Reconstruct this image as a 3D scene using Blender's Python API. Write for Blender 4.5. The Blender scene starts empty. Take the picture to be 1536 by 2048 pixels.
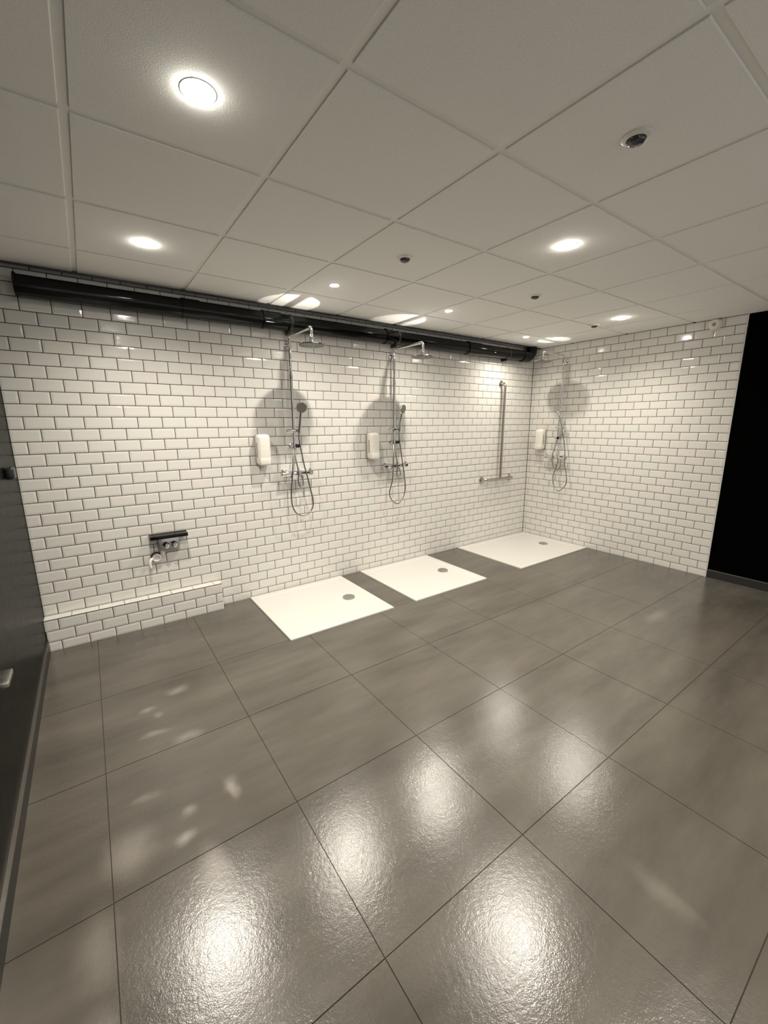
import bpy, bmesh, math, random
from mathutils import Vector, Matrix
random.seed(7)
S = bpy.context.scene
COL = S.collection
PI = math.pi

# ------------------------------------------------------------------ camera, light, exposure
HC = 2.3687                       # underside of the suspended ceiling
cam_d = bpy.data.cameras.new('camera')
cam_d.sensor_fit = 'VERTICAL'; cam_d.sensor_height = 36.0
cam_d.lens = 827.736 * 36.0 / 2048.0
cam_d.clip_start = 0.02
cam = bpy.data.objects.new('camera', cam_d); COL.objects.link(cam)
FWD = Vector((0.564061, 0.798897, -0.208804)).normalized()
RGT = Vector((0.816218, -0.577713, -0.005453)).normalized()
RGT = (RGT - FWD * RGT.dot(FWD)).normalized()
UP = RGT.cross(FWD).normalized()
cam.matrix_world = Matrix(((RGT.x, UP.x, -FWD.x, -4.742979), (RGT.y, UP.y, -FWD.y, -3.411483),
                           (RGT.z, UP.z, -FWD.z, 1.466531), (0, 0, 0, 1)))
S.camera = cam
w = bpy.data.worlds.new('world'); S.world = w; w.use_nodes = True
w.node_tree.nodes['Background'].inputs[0].default_value = (1.0, 0.98, 0.96, 1)
w.node_tree.nodes['Background'].inputs[1].default_value = 0.52
S.view_settings.view_transform = 'Standard'; S.view_settings.look = 'None'
S.view_settings.gamma = 1.0; S.view_settings.use_curve_mapping = False
S.view_settings.exposure = 0.60
WARM = (1.0, 0.935, 0.82)
# x, y, lens radius, watts: lit ceiling downlights, the last row unseen and added as fill
LAMPS = [(-4.371, -2.004, .038, 62), (-4.377, -.801, .038, 62), (-2.573, -2.009, .040, 60), (-3.268, -.765, .028, 42),
         (-2.186, -.724, .028, 42), (-.752, -1.411, .040, 50), (-.753, -.425, .028, 28),
         (-2.573, -3.212, .040, 50), (-4.371, -4.412, .040, 60), (-2.573, -4.412, .040, 60)]

# ------------------------------------------------------------------ materials
def newmat(name):
    m = bpy.data.materials.new(name); m.use_nodes = True
    nt = m.node_tree; return m, nt, nt.nodes['Principled BSDF']
def simple(name, col, rough=.5, metal=0., ior=1.5, emis=None, es=0., coat=0.):
    m, nt, b = newmat(name)
    b.inputs['Base Color'].default_value = (*col, 1); b.inputs['Roughness'].default_value = rough
    b.inputs['Metallic'].default_value = metal; b.inputs['IOR'].default_value = ior
    b.inputs['Coat Weight'].default_value = coat
    if emis: b.inputs['Emission Color'].default_value = (*emis, 1); b.inputs['Emission Strength'].default_value = es
    # faint procedural wear so that nothing is perfectly even
    n = nt.nodes.new('ShaderNodeTexNoise'); n.inputs['Scale'].default_value = 35
    g = nt.nodes.new('ShaderNodeNewGeometry'); nt.links.new(g.outputs['Position'], n.inputs['Vector'])
    r = nt.nodes.new('ShaderNodeMapRange'); r.inputs['To Min'].default_value = max(0.02, rough * .85); r.inputs['To Max'].default_value = min(1, rough * 1.15)
    nt.links.new(n.outputs['Fac'], r.inputs['Value']); nt.links.new(r.outputs['Result'], b.inputs['Roughness'])
    return m
def N(nt, t, **kw):
    n = nt.nodes.new(t)
    for k, v in kw.items():
        if k in n.inputs: n.inputs[k].default_value = v
        else: setattr(n, k, v)
    return n

def glaze_mat():
    m, nt, b = newmat('glazed_tile')
    L = nt.links.new
    g = N(nt, 'ShaderNodeNewGeometry'); oi = N(nt, 'ShaderNodeObjectInfo')
    a = N(nt, 'ShaderNodeMath', operation='ADD'); L(g.outputs['Random Per Island'], a.inputs[0]); L(oi.outputs['Random'], a.inputs[1])
    f = N(nt, 'ShaderNodeMath', operation='FRACT'); L(a.outputs[0], f.inputs[0])
    cr = N(nt, 'ShaderNodeValToRGB'); L(f.outputs[0], cr.inputs['Fac'])
    e = cr.color_ramp.elements
    e[0].position = 0; e[0].color = (.72, .71, .66, 1); e[1].position = 1; e[1].color = (.74, .70, .655, 1)
    e2 = e.new(.5); e2.color = (.73, .71, .66, 1)
    L(cr.outputs[0], b.inputs['Base Color'])
    b.inputs['Roughness'].default_value = .13; b.inputs['IOR'].default_value = 1.5
    n = N(nt, 'ShaderNodeTexNoise', Scale=28.0, Detail=2.0); L(g.outputs['Position'], n.inputs['Vector'])
    bp = N(nt, 'ShaderNodeBump', Strength=.12, Distance=.004); L(n.outputs['Fac'], bp.inputs['Height']); L(bp.outputs[0], b.inputs['Normal'])
    return m

def floor_mat():
    m, nt, b = newmat('slate_floor_tile'); L = nt.links.new
    g = N(nt, 'ShaderNodeNewGeometry'); oi = N(nt, 'ShaderNodeObjectInfo')
    P = g.outputs['Position']
    mp = N(nt, 'ShaderNodeMapping'); mp.inputs['Scale'].default_value = (.8, 3.2, 1); mp.inputs['Rotation'].default_value = (0, 0, .15)
    L(P, mp.inputs['Vector'])
    n1 = N(nt, 'ShaderNodeTexNoise', Scale=1.6, Detail=6.0, Roughness=.6); L(mp.outputs[0], n1.inputs['Vector'])
    cr = N(nt, 'ShaderNodeValToRGB'); e = cr.color_ramp.elements
    e[0].position = .3; e[0].color = (.070, .063, .051, 1); e[1].position = .75; e[1].color = (.126, .112, .092, 1)
    L(n1.outputs['Fac'], cr.inputs['Fac'])
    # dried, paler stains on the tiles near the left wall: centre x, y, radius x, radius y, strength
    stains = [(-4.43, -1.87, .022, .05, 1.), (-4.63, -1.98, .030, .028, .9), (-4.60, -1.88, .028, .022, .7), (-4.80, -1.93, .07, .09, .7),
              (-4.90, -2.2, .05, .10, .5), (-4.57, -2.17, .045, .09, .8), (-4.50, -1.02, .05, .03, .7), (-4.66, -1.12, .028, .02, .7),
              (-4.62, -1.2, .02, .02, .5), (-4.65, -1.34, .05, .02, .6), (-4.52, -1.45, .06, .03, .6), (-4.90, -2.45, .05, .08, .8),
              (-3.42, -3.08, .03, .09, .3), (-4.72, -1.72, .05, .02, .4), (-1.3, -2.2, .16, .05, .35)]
    wv = N(nt, 'ShaderNodeTexNoise', Scale=9.0, Detail=4.0); L(P, wv.inputs['Vector'])
    vs = N(nt, 'ShaderNodeVectorMath', operation='SCALE'); L(wv.outputs['Color'], vs.inputs[0]); vs.inputs['Scale'].default_value = .07
    va = N(nt, 'ShaderNodeVectorMath', operation='ADD'); L(P, va.inputs[0]); L(vs.outputs[0], va.inputs[1])
    tot = None
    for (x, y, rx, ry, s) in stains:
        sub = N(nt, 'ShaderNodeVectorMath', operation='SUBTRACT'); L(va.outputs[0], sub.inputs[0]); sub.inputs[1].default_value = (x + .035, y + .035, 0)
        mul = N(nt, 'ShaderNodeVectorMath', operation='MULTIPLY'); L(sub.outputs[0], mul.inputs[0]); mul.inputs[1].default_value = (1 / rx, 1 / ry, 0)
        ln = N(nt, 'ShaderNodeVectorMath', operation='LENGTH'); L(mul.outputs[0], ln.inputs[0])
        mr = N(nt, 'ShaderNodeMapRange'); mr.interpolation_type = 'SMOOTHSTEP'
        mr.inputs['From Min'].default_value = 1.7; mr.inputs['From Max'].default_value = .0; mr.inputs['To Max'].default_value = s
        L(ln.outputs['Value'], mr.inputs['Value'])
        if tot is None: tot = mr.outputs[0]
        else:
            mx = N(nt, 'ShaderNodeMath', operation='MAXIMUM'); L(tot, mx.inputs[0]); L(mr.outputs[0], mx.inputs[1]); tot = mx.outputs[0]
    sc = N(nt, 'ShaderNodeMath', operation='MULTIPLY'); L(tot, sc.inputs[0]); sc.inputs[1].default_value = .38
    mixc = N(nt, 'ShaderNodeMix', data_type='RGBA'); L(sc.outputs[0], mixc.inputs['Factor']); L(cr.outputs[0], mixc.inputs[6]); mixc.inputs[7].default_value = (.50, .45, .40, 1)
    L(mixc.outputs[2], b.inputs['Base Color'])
    n2 = N(nt, 'ShaderNodeTexNoise', Scale=3.0, Detail=3.0); L(P, n2.inputs['Vector'])
    mr2 = N(nt, 'ShaderNodeMapRange'); mr2.inputs['From Min'].default_value = .0; mr2.inputs['From Max'].default_value = 1.
    mr2.inputs['To Min'].default_value = .10; mr2.inputs['To Max'].default_value = .29; L(n2.outputs['Fac'], mr2.inputs['Value'])
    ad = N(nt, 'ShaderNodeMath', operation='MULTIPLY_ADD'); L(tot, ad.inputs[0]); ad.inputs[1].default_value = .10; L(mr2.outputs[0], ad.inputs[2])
    L(ad.outputs[0], b.inputs['Roughness']); b.inputs['IOR'].default_value = 1.62
    n3 = N(nt, 'ShaderNodeTexNoise', Scale=75.0, Detail=4.0, Roughness=.65); L(P, n3.inputs['Vector'])
    n4 = N(nt, 'ShaderNodeTexNoise', Scale=320.0, Detail=1.0); L(P, n4.inputs['Vector'])
    mm = N(nt, 'ShaderNodeMath', operation='MULTIPLY_ADD'); L(n4.outputs['Fac'], mm.inputs[0]); mm.inputs[1].default_value = .3; L(n3.outputs['Fac'], mm.inputs[2])
    bp = N(nt, 'ShaderNodeBump', Strength=.15, Distance=.004); L(mm.outputs[0], bp.inputs['Height']); L(bp.outputs[0], b.inputs['Normal'])
    return m

def ceil_mat():
    m, nt, b = newmat('mineral_ceiling_board'); L = nt.links.new
    g = N(nt, 'ShaderNodeNewGeometry')
    n = N(nt, 'ShaderNodeTexNoise', Scale=260.0, Detail=2.0); L(g.outputs['Position'], n.inputs['Vector'])
    cr = N(nt, 'ShaderNodeValToRGB'); e = cr.color_ramp.elements
    e[0].position = .3; e[0].color = (.84, .83, .80, 1); e[1].position = .7; e[1].color = (.94, .93, .90, 1); L(n.outputs['Fac'], cr.inputs['Fac'])
    L(cr.outputs[0], b.inputs['Base Color']); b.inputs['Roughness'].default_value = .9
    b.inputs['Specular IOR Level'].default_value = .2
    bp = N(nt, 'ShaderNodeBump', Strength=.25, Distance=.002); L(n.outputs['Fac'], bp.inputs['Height']); L(bp.outputs[0], b.inputs['Normal'])
    return m

M = dict(
    glaze=glaze_mat(), floor=floor_mat(), board=ceil_mat(),
    grout=simple('dark_grout', (.040, .030, .022), .9), fgrout=simple('floor_grout', (.050, .041, .032), .9),
    rail=simple('painted_grid_rail', (.85, .84, .80), .6), plenum=simple('dark_plenum', (.03, .03, .03), .9),
    laminate=simple('dark_laminate_panel', (.005, .0045, .004), .34, ior=1.13), black=simple('matt_black_panel', (.0010, .0010, .0010), .6, ior=1.05),
    skirt=simple('dark_skirting', (.022, .021, .020), .45), alu=simple('brushed_aluminium', (.42, .39, .35), .38, 1.),
    back=simple('grey_plaster', (.75, .74, .70), .8), acryl=simple('white_acrylic', (.66, .64, .60), .25),
    chrome=simple('polished_chrome', (.76, .76, .76), .07, 1.), steel=simple('satin_steel', (.55, .53, .50), .28, 1.),
    nozzle=simple('grey_nozzle_plate', (.30, .29, .27), .35, .5), dark=simple('dark_plastic', (.012, .012, .012), .3),
    pvc=simple('glossy_black_pipe', (.004, .004, .004), .10, ior=1.32), wplast=simple('white_plastic', (.80, .76, .70), .28),
    gplast=simple('grey_plastic', (.30, .29, .27), .4), lens=simple('lit_lens', (1, 1, 1), .5, emis=(1, .95, .85), es=90),
    domelens=simple('dark_lens', (.05, .055, .06), .15), drain=simple('brushed_drain_cover', (.50, .48, .46), .3, 1.),
    hose=simple('ribbed_chrome_hose', (.36, .36, .35), .22, 1.), barm=simple('stainless_bar', (.50, .46, .42), .2, 1.),
)

# ------------------------------------------------------------------ mesh helpers
class MB:
    def __init__(s): s.v = []; s.f = []
    def add(s, vs, fs):
        o = len(s.v); s.v += [tuple(v) for v in vs]; s.f += [tuple(i + o for i in f) for f in fs]; return s
    def box(s, x0, x1, y0, y1, z0, z1):
        return s.add([(x, y, z) for x in (x0, x1) for y in (y0, y1) for z in (z0, z1)],
                     [(0, 1, 3, 2), (4, 6, 7, 5), (0, 4, 5, 1), (2, 3, 7, 6), (0, 2, 6, 4), (1, 5, 7, 3)])
    def tube(s, pts, r, n=14, caps=True):
        pts = [Vector(p) for p in pts]; k = len(pts)
        rs = r if isinstance(r, (list, tuple)) else [r] * k
        T = []
        for i in range(k):
            t = (pts[min(i + 1, k - 1)] - pts[max(i - 1, 0)])
            T.append(t.normalized() if t.length > 1e-9 else (T[-1] if T else Vector((0, 0, 1))))
        a = T[0].orthogonal().normalized(); vs = []; fs = []
        for i in range(k):
            a = (a - T[i] * a.dot(T[i])).normalized(); b = T[i].cross(a)
            for j in range(n):
                q = 2 * PI * j / n; vs.append(pts[i] + (a * math.cos(q) + b * math.sin(q)) * rs[i])
        for i in range(k - 1):
            for j in range(n):
                j2 = (j + 1) % n; fs.append((i * n + j, i * n + j2, (i + 1) * n + j2, (i + 1) * n + j))
        if caps: fs.append(tuple(range(n - 1, -1, -1))); fs.append(tuple((k - 1) * n + j for j in range(n)))
        return s.add(vs, fs)
    def lathe(s, prof, c, ax, n=28):
        """prof: list of (radius, distance along axis)"""
        c = Vector(c); ax = Vector(ax).normalized()
        return s.tube2([(c + ax * d, r) for r, d in prof], ax, n)
    def tube2(s, rings, ax, n):
        a = ax.orthogonal().normalized(); b = ax.cross(a); vs = []; fs = []
        for p, r in rings:
            for j in range(n):
                q = 2 * PI * j / n; vs.append(p + (a * math.cos(q) + b * math.sin(q)) * max(r, 1e-5))
        k = len(rings)
        for i in range(k - 1):
            for j in range(n):
                j2 = (j + 1) % n; fs.append((i * n + j, i * n + j2, (i + 1) * n + j2, (i + 1) * n + j))
        fs.append(tuple(range(n - 1, -1, -1))); fs.append(tuple((k - 1) * n + j for j in range(n)))
        return s.add(vs, fs)
    def mesh(s, name, mat, smooth=True):
        me = bpy.data.meshes.new(name); me.from_pydata(s.v, [], s.f); me.materials.append(mat)
        bm = bmesh.new(); bm.from_mesh(me); bmesh.ops.recalc_face_normals(bm, faces=bm.faces); bm.to_mesh(me); bm.free()
        if smooth:
            me.polygons.foreach_set('use_smooth', [True] * len(me.polygons)); me.set_sharp_from_angle(angle=math.radians(38))
        me.update(); return me
def link(name, me, parent=None, loc=(0, 0, 0), rot=None, kind=None, label=None, cat=None, group=None):
    o = bpy.data.objects.new(name, me); COL.objects.link(o); o.location = loc
    if rot: o.rotation_euler = rot
    if parent: o.parent = parent
    if kind: o['kind'] = kind
    if label: o['label'] = label
    if cat: o['category'] = cat
    if group: o['group'] = group
    return o
def struct(name, me, label, cat): return link(name, me, kind='structure', label=label, cat=cat)
def empty(name, loc, label, cat, group=None, rotz=0):
    return link(name, None, loc=loc, rot=(0, 0, rotz), label=label, cat=cat, group=group)
def spline(pts, sub=8):
    P = [Vector(p) for p in pts]; P = [P[0] * 2 - P[1]] + P + [P[-1] * 2 - P[-2]]; out = []
    for i in range(1, len(P) - 2):
        for k in range(sub):
            t = k / sub; a, b, c, d = P[i - 1:i + 3]
            out.append(.5 * ((2 * b) + (c - a) * t + (2 * a - 5 * b + 4 * c - d) * t * t + (3 * b - a - 3 * c + d) * t ** 3))
    out.append(P[-2]); return out
def bend(p0, corner, p1, r, n=8):
    """straight - arc - straight"""
    p0, c, p1 = map(Vector, (p0, corner, p1)); a = (p0 - c).normalized(); b = (p1 - c).normalized()
    A, B = c + a * r, c + b * r; O = c + (a + b) * r; out = [p0]
    for i in range(n + 1):
        t = i / n * PI / 2; out.append(O - b * r * math.cos(t) - a * r * math.sin(t))
    out.append(p1); return out
def rbox(x0, x1, y0, y1, z0, z1, r, seg=4):
    bm = bmesh.new(); bmesh.ops.create_cube(bm, size=1)
    for v in bm.verts: v.co = Vector(((x0 + x1) / 2 + v.co.x * (x1 - x0), (y0 + y1) / 2 + v.co.y * (y1 - y0), (z0 + z1) / 2 + v.co.z * (z1 - z0)))
    bmesh.ops.bevel(bm, geom=bm.edges[:], offset=r, segments=seg, affect='EDGES', profile=.5)
    m = MB(); m.add([v.co for v in bm.verts], [[v.index for v in f.verts] for f in bm.faces]) if not bm.verts.index_update() else None
    bm.free(); return m

# ------------------------------------------------------------------ room shell
FZ = -0.006                                   # floor level
TP, TQ, TB = 0.153, 0.076932, 0.754656 * 0.076932 # tile pitch, course pitch, height of the cut bottom course
LA, LB = 33.5 * TP, 13.75 * TP                # length of the tiled back wall and of the tiled right wall
XL = -LA
GAPT = 0.0046                                 # grout joint
CAMP = Vector((-4.742979, -3.411483, 1.466531))

tile_cache = {}
def tile_mb(wd, ht, bev=.011, dep=.0017, body=.0075):
    m = MB(); hw, hh = wd / 2, ht / 2; b = min(bev, hw * .45, hh * .45)
    ring = lambda a, c, y: [(-a, y, -c), (a, y, -c), (a, y, c), (-a, y, c)]
    m.add(ring(hw - b, hh - b, 0) + ring(hw, hh, dep) + ring(hw, hh, body),
          [(0, 1, 2, 3)] + [(i, 4 + i, 4 + (i + 1) % 4, (i + 1) % 4) for i in range(4)] + [(4 + i, 8 + i, 8 + (i + 1) % 4, 4 + (i + 1) % 4) for i in range(4)])
    return m
def tile_mesh(wd, ht):
    k = (round(wd, 4), round(ht, 4))
    if k not in tile_cache: tile_cache[k] = tile_mb(wd, ht).mesh('glazed_tile', M['glaze'], smooth=False)
    return tile_cache[k]
def courses(u0, u1, z0, z1, phase):
    """brick-bond pieces as (u centre, z centre, width, height); phase(row) -> joint offset"""
    out = []; r = -1
    while True:
        a, c = TB + r * TQ, TB + (r + 1) * TQ
        if a >= z1 - .004: break
        za, zc = max(a, z0) + (GAPT / 2 if a > z0 else 0), min(c, z1) - (GAPT / 2 if c < z1 else 0)
        if zc - za > .004:
            ph = phase(r); k = math.floor((u0 - ph) / TP)
            while ph + k * TP < u1 - .004:
                a2, b2 = max(ph + k * TP, u0) + GAPT / 2, min(ph + (k + 1) * TP, u1) - GAPT / 2
                if b2 - a2 > .006: out.append(((a2 + b2) / 2, (za + zc) / 2, b2 - a2, zc - za))
                k += 1
        r += 1
    return out
def lay(parent, pieces, place, rotz, limit=300, name='tile'):
    """the pieces that show largest become objects, the rest one joined part"""
    pieces = sorted(pieces, key=lambda p: (place(p[0], p[1]) - CAMP).length)
    for (u, z, wd, ht) in pieces[:limit]:
        o = link(name, tile_mesh(wd, ht), parent, place(u, z), (random.gauss(0, .006), 0, rotz + random.gauss(0, .006)))
    if len(pieces) > limit:
        m = MB()
        for (u, z, wd, ht) in pieces[limit:]:
            X = Matrix.Translation(place(u, z)) @ Matrix.Rotation(rotz + random.gauss(0, .006), 4, 'Z') @ Matrix.Rotation(random.gauss(0, .006), 4, 'X')
            t = tile_mb(wd, ht); m.add([X @ Vector(v) for v in t.v], t.f)
        link(name, m.mesh('tile_field', M['glaze'], smooth=False), parent, kind='stuff')

wall_back = struct('wall_back', MB().box(XL - .12, .12, .0042, .15, FZ - .02, 2.62).mesh('wall_back', M['grout']),
                   'long back wall of bevelled white metro tiles with dark joints', 'wall')
lay(wall_back, courses(XL, 0, FZ, 2.60, lambda r: XL + (0 if r % 2 else TP / 2)), lambda u, z: Vector((u, 0, z)), 0)
wall_right = struct('wall_right', MB().box(.0042, .12, -LB - .002, .0042, FZ - .02, 2.62).mesh('wall_right', M['grout']),
                    'short right wall of bevelled white metro tiles beside the black wall', 'wall')
lay(wall_right, courses(0, LB, FZ, HC - .001, lambda r: LB + (0 if r % 2 else TP / 2)), lambda u, z: Vector((0, -u, z)), -PI / 2)
# slim white edge trim where the tiles meet the black wall
struct('trim_2', MB().box(-.001, .012, -LB - .006, -LB, FZ, HC - .002).mesh('trim_2', M['wplast']), 'slim white edge strip ending the tiled right wall', 'trim')
struct('wall_black', MB().box(.012, .12, -5.6, -LB - .006, FZ - .02, 2.62).mesh('wall_black', M['black']), 'plain matt black wall at the far right', 'wall')
struct('wall_left', MB().box(XL - .12, XL, -5.6, .0042, FZ - .02, 2.62).mesh('wall_left', M['laminate']), 'dark glossy panelled wall along the left edge', 'wall')
struct('trim_3', MB().box(XL - .12, .12, -5.72, .15, 2.62, 2.68).mesh('trim_3', M['plenum']), 'dark slab above the suspended ceiling', 'slab')
bl = struct('baseboard_left', MB().box(XL, XL + .011, -5.6, -.095, FZ, .072).mesh('baseboard_left', M['skirt']), 'dark skirting board along the left wall', 'baseboard')
link('top_edge', MB().box(XL, XL + .012, -5.6, -.095, .072, .080).mesh('top_edge', M['alu']), bl, label='paler aluminium top edge')
br = struct('baseboard_right', MB().box(-.002, .0125, -5.6, -LB - .012, FZ, .066).mesh('baseboard_right', M['skirt']), 'dark skirting board below the black wall', 'baseboard')
link('top_edge', MB().box(-.003, .0125, -5.6, -LB - .012, .066, .073).mesh('top_edge', M['alu']), br, label='pale aluminium top edge')

# boxed-in ledge along the foot of the back wall
LX, LY = -3.998, -.088
ledge = struct('trim_1', MB().box(XL, LX - .0042, LY + .0042, .004, FZ, .2105).mesh('trim_1', M['grout']), 'low white tiled ledge at the foot of the back wall', 'ledge')
lay(ledge, courses(XL, LX, FZ, .2125, lambda r: (-5.049 if r % 2 else XL + .004)), lambda u, z: Vector((u, LY, z)), 0)
k = XL; X0 = -4.975
xs = [XL] + [X0 + TP * i for i in range(7)] + [LX]
for a, b in zip(xs[:-1], xs[1:]):
    wd = b - a - .003
    link('tile', tile_mb(wd, .082, .004, .001).mesh('ledge_top_tile', M['glaze'], smooth=False), ledge, ((a + b) / 2, (LY - .002) / 2, .2155), (-PI / 2, 0, 0))
for z0, z1 in ((FZ, TB), (TB, TB + TQ), (TB + TQ, .2125)):
    link('tile', tile_mb(.084, z1 - z0 - .004, .008).mesh('ledge_end_tile', M['glaze'], smooth=False), ledge, (LX, LY / 2, (z0 + z1) / 2), (0, 0, PI / 2))
link('edge_trim', MB().box(XL, LX, LY - .001, LY + .003, .2125, .2150).mesh('edge_trim', M['grout']), ledge, label='thin dark line along the front edge')

# floor tiles, cut out around the three trays
TRAYS = [(-3.765, -2.868, -.897, -.009), (-2.648, -1.757, -.904, -.009), (-1.262, -.009, -.925, -.009)]
floor = struct('floor', MB().box(XL - .12, .12, -5.72, .15, FZ - .08, FZ - .0025).mesh('floor', M['fgrout']), 'floor of large dark grey slate-look tiles', 'floor')
GX, GY, PX, PY = -4.240, -2.0858, .6165, .6068
fx = [XL] + [GX + PX * i for i in range(-1, 7)] + [.012]
fy = [-5.6] + [GY + PY * j for j in range(-5, 4)] + [0.0042]
fy = sorted(set(y for y in fy if y < -.5 or abs(y - .0042) < 1e-6))
def cut(rect, holes):
    x0, x1, y0, y1 = rect
    hs = [h for h in holes if h[0] < x1 and h[1] > x0 and h[2] < y1 and h[3] > y0]
    if not hs: return [rect], False
    X = sorted({x0, x1, *[min(max(v, x0), x1) for h in hs for v in h[:2]]}); Y = sorted({y0, y1, *[min(max(v, y0), y1) for h in hs for v in h[2:]]})
    out = []
    for a, b in zip(X[:-1], X[1:]):
        for c, d in zip(Y[:-1], Y[1:]):
            mx, my = (a + b) / 2, (c + d) / 2
            if not any(h[0] < mx < h[1] and h[2] < my < h[3] for h in hs): out.append((a, b, c, d))
    return out, True
for a, b in zip(fx[:-1], fx[1:]):
    for c, d in zip(fy[:-1], fy[1:]):
        if b - a < .02 or d - c < .02: continue
        g = .0015
        cells, _ = cut((a + g, b - g, c + g, d - g), TRAYS)
        if not cells: continue
        cx, cy = (a + b) / 2, (c + d) / 2; m = MB(); dz = random.uniform(-.0003, .0003)
        for (x0, x1, y0, y1) in cells: m.box(x0 - cx, x1 - cx, y0 - cy, y1 - cy, -.008, dz)
        link('floor_tile', m.mesh('floor_tile', M['floor'], smooth=False), floor, (cx, cy, FZ))

# suspended ceiling; it stops short of the back wall and leaves an open slot
SLOT = -.100
ceiling = struct('ceiling', MB().box(XL, .012, -5.6, SLOT - .03, HC + .03, HC + .034).mesh('ceiling', M['plenum']), 'suspended ceiling of square off-white boards', 'ceiling')
CX, CY, CP = -4.0790, .0882, .6
cxs = sorted([XL] + [CX + CP * i for i in range(-1, 7)] + [.012]); cys = sorted([-5.6] + [CY - CP * j for j in range(1, 10) if CY - CP * j > -5.55] + [SLOT])
pc = {}
for i in range(len(cxs) - 1):
    for j in range(len(cys) - 1):
        x0, x1, y0, y1 = cxs[i], cxs[i + 1], cys[j], cys[j + 1]
        x0 += .013 if i else .0; x1 -= .013 if i < len(cxs) - 2 else 0; y0 += .013 if j else 0; y1 -= .013 if j < len(cys) - 2 else 0
        k = (round(x1 - x0, 4), round(y1 - y0, 4))
        if k not in pc:
            hx, hy = k[0] / 2, k[1] / 2; c = .0015
            m = MB().add([(-hx + c, -hy + c, 0), (hx - c, -hy + c, 0), (hx - c, hy - c, 0), (-hx + c, hy - c, 0),
                          (-hx, -hy, c), (hx, -hy, c), (hx, hy, c), (-hx, hy, c), (-hx, -hy, .016), (hx, -hy, .016), (hx, hy, .016), (-hx, hy, .016)],
                         [(0, 1, 2, 3)] + [(q, q + 4, (q + 1) % 4 + 4, (q + 1) % 4) for q in range(4)] + [(q + 4, q + 8, (q + 1) % 4 + 8, (q + 1) % 4 + 4) for q in range(4)] + [(8, 9, 10, 11)])
            pc[k] = m.mesh('ceiling_board', M['board'], smooth=False)
        link('ceiling_board', pc[k], ceiling, ((x0 + x1) / 2, (y0 + y1) / 2, HC))
for x in cxs[1:-1]: link('ceiling_rail', MB().box(x - .0135, x + .0135, -5.6, SLOT, HC + .0050, HC + .028).mesh('ceiling_rail', M['rail'], False), ceiling)
for y in cys[1:-1]: link('ceiling_rail', MB().box(XL, .012, y - .0135, y + .0135, HC + .0053, HC + .028).mesh('ceiling_rail', M['rail'], False), ceiling)
link('edge_strip', MB().box(XL, .0, SLOT, SLOT + .004, HC - .010, HC + .03).mesh('edge_strip', M['skirt'], False), ceiling, label='dark strip closing the board edge at the slot')

# ------------------------------------------------------------------ lit downlights
PLACES = ['nearest on the left, above the middle of the floor', 'near the left wall in front of the black pipe', 'in the middle of the ceiling towards the right',
          'small and in front of the left shower', 'small and in front of the middle shower', 'far right, beside the tiled right wall', 'small and in the far corner by the pipe end',
          'added as unseen fill behind the camera towards the centre', 'added as unseen fill behind the camera near the left wall', 'added as unseen fill far behind the camera in the middle']
def aim(o, d): o.rotation_euler = Vector(d).to_track_quat('-Z', 'Y').to_euler()
for (x, y, r, watt), pl in zip(LAMPS, PLACES):
    q = .9 if r > .03 else .38
    t = empty('downlight', (x, y, HC), 'lit round recessed downlight, ' + pl, 'light')
    link('trim_ring', MB().lathe([(r + .010, 0), (r + .009, -.0012), (r + .001, -.0012), (r, -.0005)], (0, 0, 0), (0, 0, 1)).mesh('trim_ring', M['wplast']), t)
    link('lens', MB().lathe([(r, 0), (r * .98, -.005 * q), (r * .8, -.010 * q), (r * .45, -.0135 * q), (.002, -.0145 * q)], (0, 0, 0), (0, 0, 1)).mesh('lens', M['lens']), t, label='glowing white lens')
    ld = bpy.data.lights.new('downlight_lamp', 'SPOT'); ld.energy = watt; ld.color = WARM; big = r > .03; ld.spot_size = math.radians(150 if big else 156); ld.spot_blend = 1.0
    ld.shadow_soft_size = r * .55
    lo = bpy.data.objects.new('lamp', ld); COL.objects.link(lo); lo.parent = t; lo.location = (0, 0, -.020)
# added spots imitating the light polished shower plates reflect up onto the ceiling
for (p, d, a, e) in [((-3.292, -.41, 2.072), (-.12, .42, .9), 66, 3.2), ((-2.232, -.44, 2.072), (-.2, .42, .9), 66, 3.2), ((-.44, -.452, 2.165), (.25, -.12, .9), 76, 2)]:
    ld = bpy.data.lights.new('added_plate_glint', 'SPOT'); ld.energy = e; ld.color = WARM; ld.spot_size = math.radians(a); ld.spot_blend = .12; ld.shadow_soft_size = .004
    lo = bpy.data.objects.new('added_plate_glint', ld); COL.objects.link(lo); lo.location = p; aim(lo, d)

# ------------------------------------------------------------------ unlit ceiling fittings
for (x, y), pl in zip([(-3.172, -2.612), (-3.174, -1.405), (-1.961, -1.385), (-.685, -1.136)],
                      ['largest, nearest the top right of the photo', 'between the left and middle rows of lights', 'small, above the middle of the floor', 'smallest, close to the tiled right wall']):
    t = empty('ceiling_sensor', (x, y, HC), 'round white ceiling sensor with dark lens, ' + pl, 'sensor')
    link('ring', MB().lathe([(.045, 0), (.045, -.004), (.040, -.008), (.030, -.010), (.027, -.006)], (0, 0, 0), (0, 0, 1)).mesh('ring', M['wplast']), t)
    link('lens', MB().lathe([(.027, -.004), (.0265, -.014), (.023, -.020), (.014, -.024), (.002, -.025)], (0, 0, 0), (0, 0, 1)).mesh('lens', M['domelens']), t, label='dark domed lens')
t = empty('wall_sensor', (0, -1.880, 2.318), 'round white sensor high on the right wall near the black wall', 'sensor')
link('housing', MB().lathe([(.050, 0), (.050, .012), (.046, .030), (.036, .040), (.018, .041), (.015, .036)], (0, 0, 0), (-1, 0, 0)).mesh('housing', M['wplast']), t)
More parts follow.
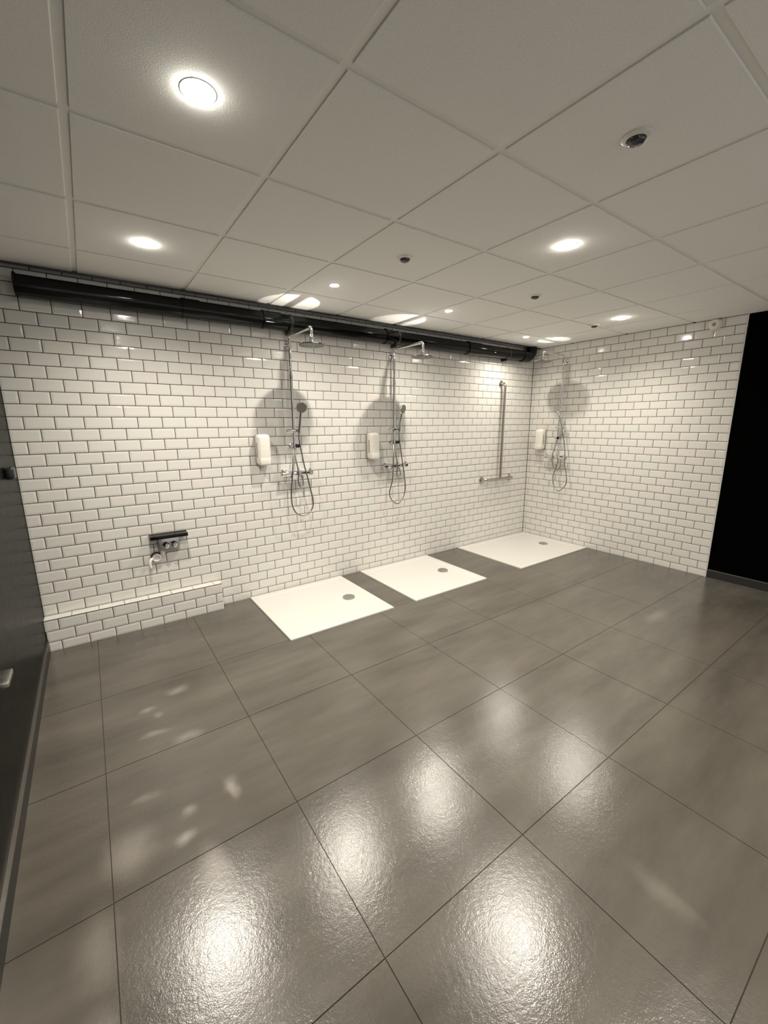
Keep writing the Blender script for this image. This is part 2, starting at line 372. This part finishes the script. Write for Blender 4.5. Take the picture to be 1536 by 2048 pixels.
link('lens', MB().lathe([(.015, .030), (.014, .037), (.002, .038)], (0, 0, 0), (-1, 0, 0)).mesh('lens', M['gplast']), t, label='grey round lens')

# ------------------------------------------------------------------ black pipe under the ceiling slot
PY_, PZ, PR = -.080, 2.257, .0590
pipe = empty('waste_pipe', (-4.975, PY_, PZ), 'long glossy black pipe under the ceiling, along the back wall', 'pipe')
def P(x, y, z): return (x + 4.975, y - PY_, z - PZ)
link('pipe_run', MB().tube([P(-4.975, PY_, PZ), P(-.30, PY_, PZ)], PR, 36).mesh('pipe_run', M['pvc']), pipe)
link('elbow', MB().tube([P(*v) for v in bend((-.36, PY_, PZ - .004), (-.165, PY_, PZ - .004), (-.165, PY_, HC - .002), .092, 12)], PR + .006, 36).mesh('elbow', M['pvc']), pipe, label='elbow turning up into the ceiling')
for x0, x1 in ((-4.975, -4.955), (-4.10, -3.98), (-3.535, -3.385), (-2.38, -2.30), (-1.30, -1.09)):
    m = MB(); m.lathe([(PR, 0), (PR + .0055, .002), (PR + .0055, x1 - x0 - .002), (PR, x1 - x0)], P(x0, PY_, PZ), (1, 0, 0), 36)
    m.tube([P(x0 + .008 + .006 * math.cos(a * PI / 4), PY_, PZ) for a in (4, 0)], PR + .0085, 36)
    link('coupling', m.mesh('coupling', M['pvc']), pipe)
for x in (-3.305, -2.235, -.62):
    m = MB(); m.tube([P(x - .012, PY_, PZ), P(x + .012, PY_, PZ)], PR + .003, 36); m.box(x + 4.975 - .010, x + 4.975 + .010, .0, .0795, -PR - .022, -PR + .012)
    link('pipe_clamp', m.mesh('pipe_clamp', M['dark']), pipe)

# ------------------------------------------------------------------ showers
def shower(loc, rotz, zarm, zhead, vhead, hn, hpos, hose_pts, label, sb=0.):
    """local frame: +x to the viewer's right along the wall, -y out of the wall"""
    t = empty('shower_set', loc, label, 'shower', 'rain shower sets', rotz)
    W = lambda u, v, z: (u, -v, z - loc[2])
    ch = M['chrome']
    m = MB(); pts = [W(0, .05, 1.285)] + [W(0, .05, zarm - .3)]
    m.tube(pts, .0125, 16); link('riser_rail', m.mesh('riser_rail', ch), t)
    m = MB(); path = bend(W(0, .05, zarm - .32), W(0, .05, zarm), W(0, vhead - .03, zarm), .028, 8)
    m.tube(path, .0105, 16); m.tube([W(0, .05, zarm - .33), W(0, .05, zarm - .29)], .0150, 16)
    link('shower_arm', m.mesh('shower_arm', ch), t)
    m = MB(); m.tube(bend(W(0, vhead - .05, zarm), W(0, vhead, zarm), W(0, vhead, zhead + .02), .022, 8), .0125, 16)
    m.lathe([(.013, 0), (.019, .004), (.019, .016), (.012, .022), (.017, .030), (.017, .036), (.012, .042)], W(0, vhead, zhead + .012), (0, 0, 1), 20)
    link('swivel_joint', m.mesh('swivel_joint', ch), t)
    h = link('shower_plate', MB().lathe([(.100, .000), (.1005, .004), (.098, .008), (.050, .012), (.018, .018), (.016, .024)], W(0, vhead, zhead - .006), (0, 0, 1), 48).mesh('shower_plate', ch), t)
    m = MB(); m.lathe([(.095, .0), (.095, -.0035)], W(0, vhead, zhead - .006), (0, 0, 1), 48)
    for rr, nn in ((.012, 5), (.028, 10), (.044, 16), (.060, 22), (.076, 28), (.089, 32)):
        for q in range(nn):
            a = 2 * PI * q / nn; m.lathe([(.0030, 0), (.0020, -.0045)], W(rr * math.cos(a), vhead + rr * math.sin(a), zhead - .0095), (0, 0, 1), 6)
    link('nozzle_field', m.mesh('nozzle_field', M['nozzle']), h, label='grey rubber nozzles under the plate')
    # fixing near the top, slider, diverter
    m = MB(); m.tube([W(0, 0, zarm - .07), W(0, .05, zarm - .07)], .009, 14); m.lathe([(.024, 0), (.024, .006), (.020, .009), (.010, .012)], W(0, 0, zarm - .07), (0, -1, 0)); m.tube([W(0, .05, zarm - .085), W(0, .05, zarm - .055)], .0165, 16)
    link('wall_fixing', m.mesh('wall_fixing', ch), t)
    m = MB(); m.tube([W(sb - .073, .068, 1.411), W(sb - .066, .068, 1.411), W(sb + .044, .068, 1.411), W(sb + .052, .068, 1.411)], [.014, .0180, .0180, .015], 18)
    m.tube([W(0, .05, 1.392), W(0, .05, 1.430)], .020, 18)
    m.tube([W(sb + .028, .088, 1.395), W(sb + .028, .096, 1.425)], [.015, .017], 16)
    link('slider', m.mesh('slider', ch), t)
    m = MB(); m.tube([W(0, .05, 1.262), W(0, .05, 1.306)], .0180, 18); m.tube([W(0, 0, 1.285), W(0, .05, 1.285)], .012, 14)
    m.lathe([(.026, 0), (.026, .005), (.018, .012)], W(0, 0, 1.285), (0, -1, 0)); m.tube([W(-.032, .05, 1.285), W(0, .05, 1.285)], .014, 16)
    dv = link('diverter', m.mesh('diverter', ch), t)
    link('knob', MB().lathe([(.011, 0), (.016, .004), (.016, .026), (.013, .030)], W(.012, .062, 1.285), (.35, -.93, 0), 20).mesh('knob', M['dark']), dv, label='dark round knob')
    # hand shower
    n = Vector((hn[0], -hn[1], hn[2])).normalized(); hc = Vector(W(*hpos)); base = Vector(W(sb + .027, .098, 1.392))
    up = (hc - base).normalized(); hs_end = hc - up * .040 - n * .006
    m = MB(); m.tube([base, base + (hs_end - base) * .5, hs_end, hc - n * .010], [.0105, .0120, .0115, .020], 16)
    m.lathe([(.012, -.022), (.036, -.014), (.046, -.004), (.047, .004), (.044, .008)], hc, n, 32)
    hd = link('hand_shower', m.mesh('hand_shower', ch), t)
    m = MB(); m.lathe([(.0415, .0075), (.0405, .0105), (.015, .0115)], hc, n, 32)
    link('spray_face', m.mesh('spray_face', M['nozzle']), hd, label='grey spray face')
    # mixer bar
    m = MB(); zb = 1.052
    m.lathe([(.020, 0), (.0245, .004), (.0245, .034), (.020, .038), (.0215, .042), (.0215, .248), (.020, .252), (.0240, .256), (.0240, .288), (.019, .292)], W(-.142, .070, zb), (1, 0, 0), 24)
    for u in (-.075, .075):
        m.lathe([(.030, 0), (.030, .006), (.020, .014), (.015, .016), (.015, .058)], W(u, 0, zb), (0, -1, 0), 24)
    m.tube([W(.02, .070, zb + .015), W(.02, .070, zb + .045)], .011, 16); m.tube([W(-.05, .07, zb - .016), W(-.05, .07, zb - .034)], .010, 14)
    mx = link('mixer_bar', m.mesh('mixer_bar', ch), t)
    for u in (-.125, .128):
        link('handle_lever', MB().lathe([(.010, 0), (.012, .008), (.010, .020), (.003, .024)], W(u, .070, zb + .016), (0, 0, 1), 16).mesh('handle_lever', ch), mx)
    big, small = hose_pts
    link('hose', MB().tube(spline([W(*q) for q in big]), .0062, 12).mesh('hose', M['hose']), t)
    link('hose', MB().tube(spline([W(*q) for q in small]), .0055, 12).mesh('hose', M['hose']), t)
    return t
BIG1 = [(.027, .098, 1.392), (.026, .095, 1.345), (.040, .09, 1.263), (.065, .09, 1.12), (.085, .095, 1.032), (.108, .095, .92), (.132, .09, .815), (.130, .09, .750), (.096, .088, .698), (.032, .085, .677), (-.026, .085, .706), (-.057, .08, .773), (-.063, .08, .870), (-.053, .09, 1.0), (-.046, .098, 1.08), (-.030, .08, 1.18), (-.012, .055, 1.262)]
SM1 = [(.008, .055, 1.262), (-.006, .075, 1.19), (.0, .098, 1.10), (.004, .100, 1.045), (.000, .095, .990), (.014, .09, .940), (.036, .09, .935), (.050, .088, .975), (.040, .075, 1.036)]
BIG2 = [(.027, .098, 1.392), (.028, .095, 1.33), (.052, .09, 1.207), (.091, .095, .97), (.112, .09, .821), (.086, .088, .722), (.020, .085, .664), (-.055, .085, .705), (-.082, .08, .785), (-.055, .09, .90), (-.046, .098, 1.05), (-.030, .08, 1.18), (-.012, .055, 1.262)]
BIG3 = [(.077, .098, 1.392), (.085, .095, 1.34), (.120, .09, 1.20), (.138, .095, 1.08), (.147, .095, .968), (.176, .09, .85), (.180, .09, .745), (.125, .088, .665), (.070, .088, .648), (.012, .085, .720), (.0, .085, .833), (.035, .08, .96), (.048, .09, 1.03), (-.01, .08, 1.15), (-.010, .055, 1.262)]
SM3 = [(.008, .055, 1.262), (-.008, .075, 1.19), (-.02, .098, 1.10), (-.02, .100, 1.0), (.0, .09, .925), (.045, .09, .90), (.085, .088, .95), (.07, .075, 1.036)]
shower((-3.303, 0, 1.052), 0, 2.160, 2.042, .460, (-.25, .92, -.32), (.042, .138, 1.602), (BIG1, SM1), 'chrome rain shower set, nearest and leftmost of the three, above the left tray')
shower((-2.240, 0, 1.052), 0, 2.160, 2.044, .470, (.35, .88, -.25), (.040, .135, 1.602), (BIG2, SM1), 'chrome rain shower set in the middle of the three, above the middle tray')
shower((0, -.452, 1.052), -PI / 2, 2.238, 2.145, .465, (-.70, .45, -.55), (.018, .120, 1.588), (BIG3, SM3), 'chrome rain shower set on the right wall, above the corner tray', .05)

# ------------------------------------------------------------------ soap dispensers
def dispenser(loc, rotz, sides, label):
    t = empty('soap_dispenser', loc, label, 'dispenser', 'wall soap dispensers', rotz)
    link('back_plate', rbox(-.052, .052, -.030, -.0005, -.122, .122, .014, 3).mesh('back_plate', M['gplast']), t, label='greyer plate against the wall')
    link('cover', rbox(-.054, .054, -.108, -.018, -.126, .126, .030, 6).mesh('cover', M['wplast']), t)
    for s in sides: link('level_slot', rbox(s * .0545 - .0012, s * .0545 + .0012, -.075, -.066, -.060, .060, .0008, 1).mesh('level_slot', M['dark']), t, label='dark narrow level window')
    link('push_pad', rbox(-.042, .042, -.1095, -.100, -.116, -.062, .004, 2).mesh('push_pad', M['wplast']), t)
    return t
dispenser((-3.580, 0, 1.262), 0, (-1, 1), 'white plastic soap dispenser left of the leftmost shower')
dispenser((-2.500, 0, 1.256), 0, (-1, 1), 'white plastic soap dispenser left of the middle shower')
dispenser((0, -.213, 1.260), -PI / 2, (1, -1), 'white plastic soap dispenser on the right wall beside the corner')

# ------------------------------------------------------------------ grab rail
t = empty('grab_rail', (-.63, 0, .79), 'inverted T-shaped stainless grab rail on the back wall near the corner', 'handrail')
G = lambda x, y, z: (x + .63, y, z - .79)
m = MB(); m.tube([G(*v) for v in bend((-.608, -.064, .80), (-.608, -.064, 1.925), (-.608, 0, 1.925), .035, 8)], .0165, 20); link('upright_bar', m.mesh('upright_bar', M['barm']), t)
m = MB(); p1 = bend((-.885, 0, .790), (-.885, -.064, .790), (-.63, -.064, .790), .035, 8); p2 = bend((-.60, -.064, .790), (-.365, -.064, .790), (-.365, 0, .790), .035, 8)
m.tube([G(*v) for v in p1 + p2], .0165, 20); link('cross_bar', m.mesh('cross_bar', M['barm']), t)
for x, z in ((-.608, 1.925), (-.885, .79), (-.365, .79)):
    link('wall_flange', MB().lathe([(.037, 0), (.037, .005), (.033, .009), (.018, .011)], G(x, 0, z), (0, -1, 0), 28).mesh('wall_flange', M['barm']), t)

# ------------------------------------------------------------------ shower trays
for (x0, x1, y0, y1), (dx, dy), lab in zip(TRAYS, [(-3.065, -.500), (-1.950, -.488), (-.280, -.514)],
        ['white shower tray under the leftmost shower, nearest', 'white shower tray in the middle, between the other two', 'widest white shower tray in the far corner']):
    t = empty('shower_tray', ((x0 + x1) / 2, (y0 + y1) / 2, FZ), lab, 'shower tray', 'shower trays')
    hx, hy = (x1 - x0) / 2 - .002, (y1 - y0) / 2 - .002; zt = .012; rim = .055
    rows = [(hx, hy, -.004), (hx, hy, zt - .003), (hx - .003, hy - .003, zt), (hx - rim, hy - rim, zt), (hx - rim - .014, hy - rim - .014, zt - .0055), (.10, .10, zt - .0075)]
    m = MB(); vs = []
    cdx, cdy = dx - (x0 + x1) / 2, dy - (y0 + y1) / 2
    for i, (a, b, z) in enumerate(rows):
        ox, oy = (cdx, cdy) if i == 5 else (0, 0)
        vs += [(ox - a, oy - b, z), (ox + a, oy - b, z), (ox + a, oy + b, z), (ox - a, oy + b, z)]
    m.add(vs, [(i * 4 + q, i * 4 + (q + 1) % 4, i * 4 + 4 + (q + 1) % 4, i * 4 + 4 + q) for i in range(5) for q in range(4)] + [(20, 21, 22, 23)])
    link('basin', m.mesh('basin', M['acryl'], smooth=False), t)
    d = link('drain_cover', MB().lathe([(.050, -.008), (.053, .003), (.051, .0085), (.046, .0105), (.010, .0115)], (cdx, cdy, zt - .0065), (0, 0, 1), 36).mesh('drain_cover', M['drain']), t, label='round brushed metal drain cover')

# ------------------------------------------------------------------ shower valve with black shelf, white outlet, left wall fittings
t = empty('push_valve', (-4.335, 0, .60), 'steel valve plate with two knobs below a black bar, above the ledge', 'valve')
V = lambda x, y, z: (x + 4.335, y, z - .60)
link('cover_bar', rbox(-.126, .126, -.092, -.0005, .048, .072, .002, 2).mesh('cover_bar', M['pvc']), t, label='glossy black bar above the plate')
link('plate', rbox(-.073, .072, -.020, -.0005, -.068, .050, .003, 2).mesh('plate', M['steel']), t)
for x in (-.022, .032):
    k_ = link('knob', MB().lathe([(.022, 0), (.022, .004), (.015, .008), (.015, .030), (.017, .034), (.017, .046), (.012, .050)], (x, -.020, -.014), (0, -1, 0), 24).mesh('knob', M['chrome']), t)
    link('lever', rbox(x - .005, x + .005, -.066, -.056, -.034, .006, .003, 2).mesh('lever', M['chrome']), k_)
t = empty('hose_socket', (-4.428, 0, .500), 'small round white plastic hose socket with open cap on the back wall', 'socket')
link('body', MB().lathe([(.030, 0), (.032, .008), (.030, .030), (.026, .034), (.022, .034), (.020, .028)], (0, 0, 0), (0, -1, -.15), 28).mesh('body', M['wplast']), t)
link('opening_ring', MB().lathe([(.033, .002), (.035, .004), (.035, .012), (.033, .014)], (0, 0, .006), (0, -1, -.15), 28).mesh('opening_ring', M['dark']), t, label='dark ring around the body')
link('cap_arm', MB().tube(spline([(.022, -.012, .0), (.036, -.022, .014), (.046, -.026, .036)]), [.007 + .0006 * i for i in range(17)], 12).mesh('cap_arm', M['wplast']), t)
link('spout', MB().tube(spline([(-.024, -.022, -.002), (-.042, -.040, -.010), (-.050, -.048, -.034), (-.048, -.048, -.064)]), .0095, 12).mesh('spout', M['wplast']), t)

t = empty('door_stop', (XL, -.40, 1.215), 'small black wall buffer with pale rim on the left wall', 'wall buffer')
link('rim', rbox(.010, .034, .034, .050, -.026, .020, .005, 2).mesh('rim', M['alu']), t, label='pale rounded metal rim')
link('buffer', rbox(0, .040, -.054, .040, -.032, .030, .010, 3).mesh('buffer', M['dark']), t)
t = empty('wall_bracket', (XL, -1.46, .560), 'grey metal bracket end at the left edge of the photo', 'bracket')
link('arm', rbox(0, .046, -.10, .010, -.008, .012, .003, 2).mesh('arm', M['steel']), t)
link('foot', rbox(0, .008, -.095, .005, -.040, .030, .003, 2).mesh('foot', M['dark']), t, label='dark wall plate')
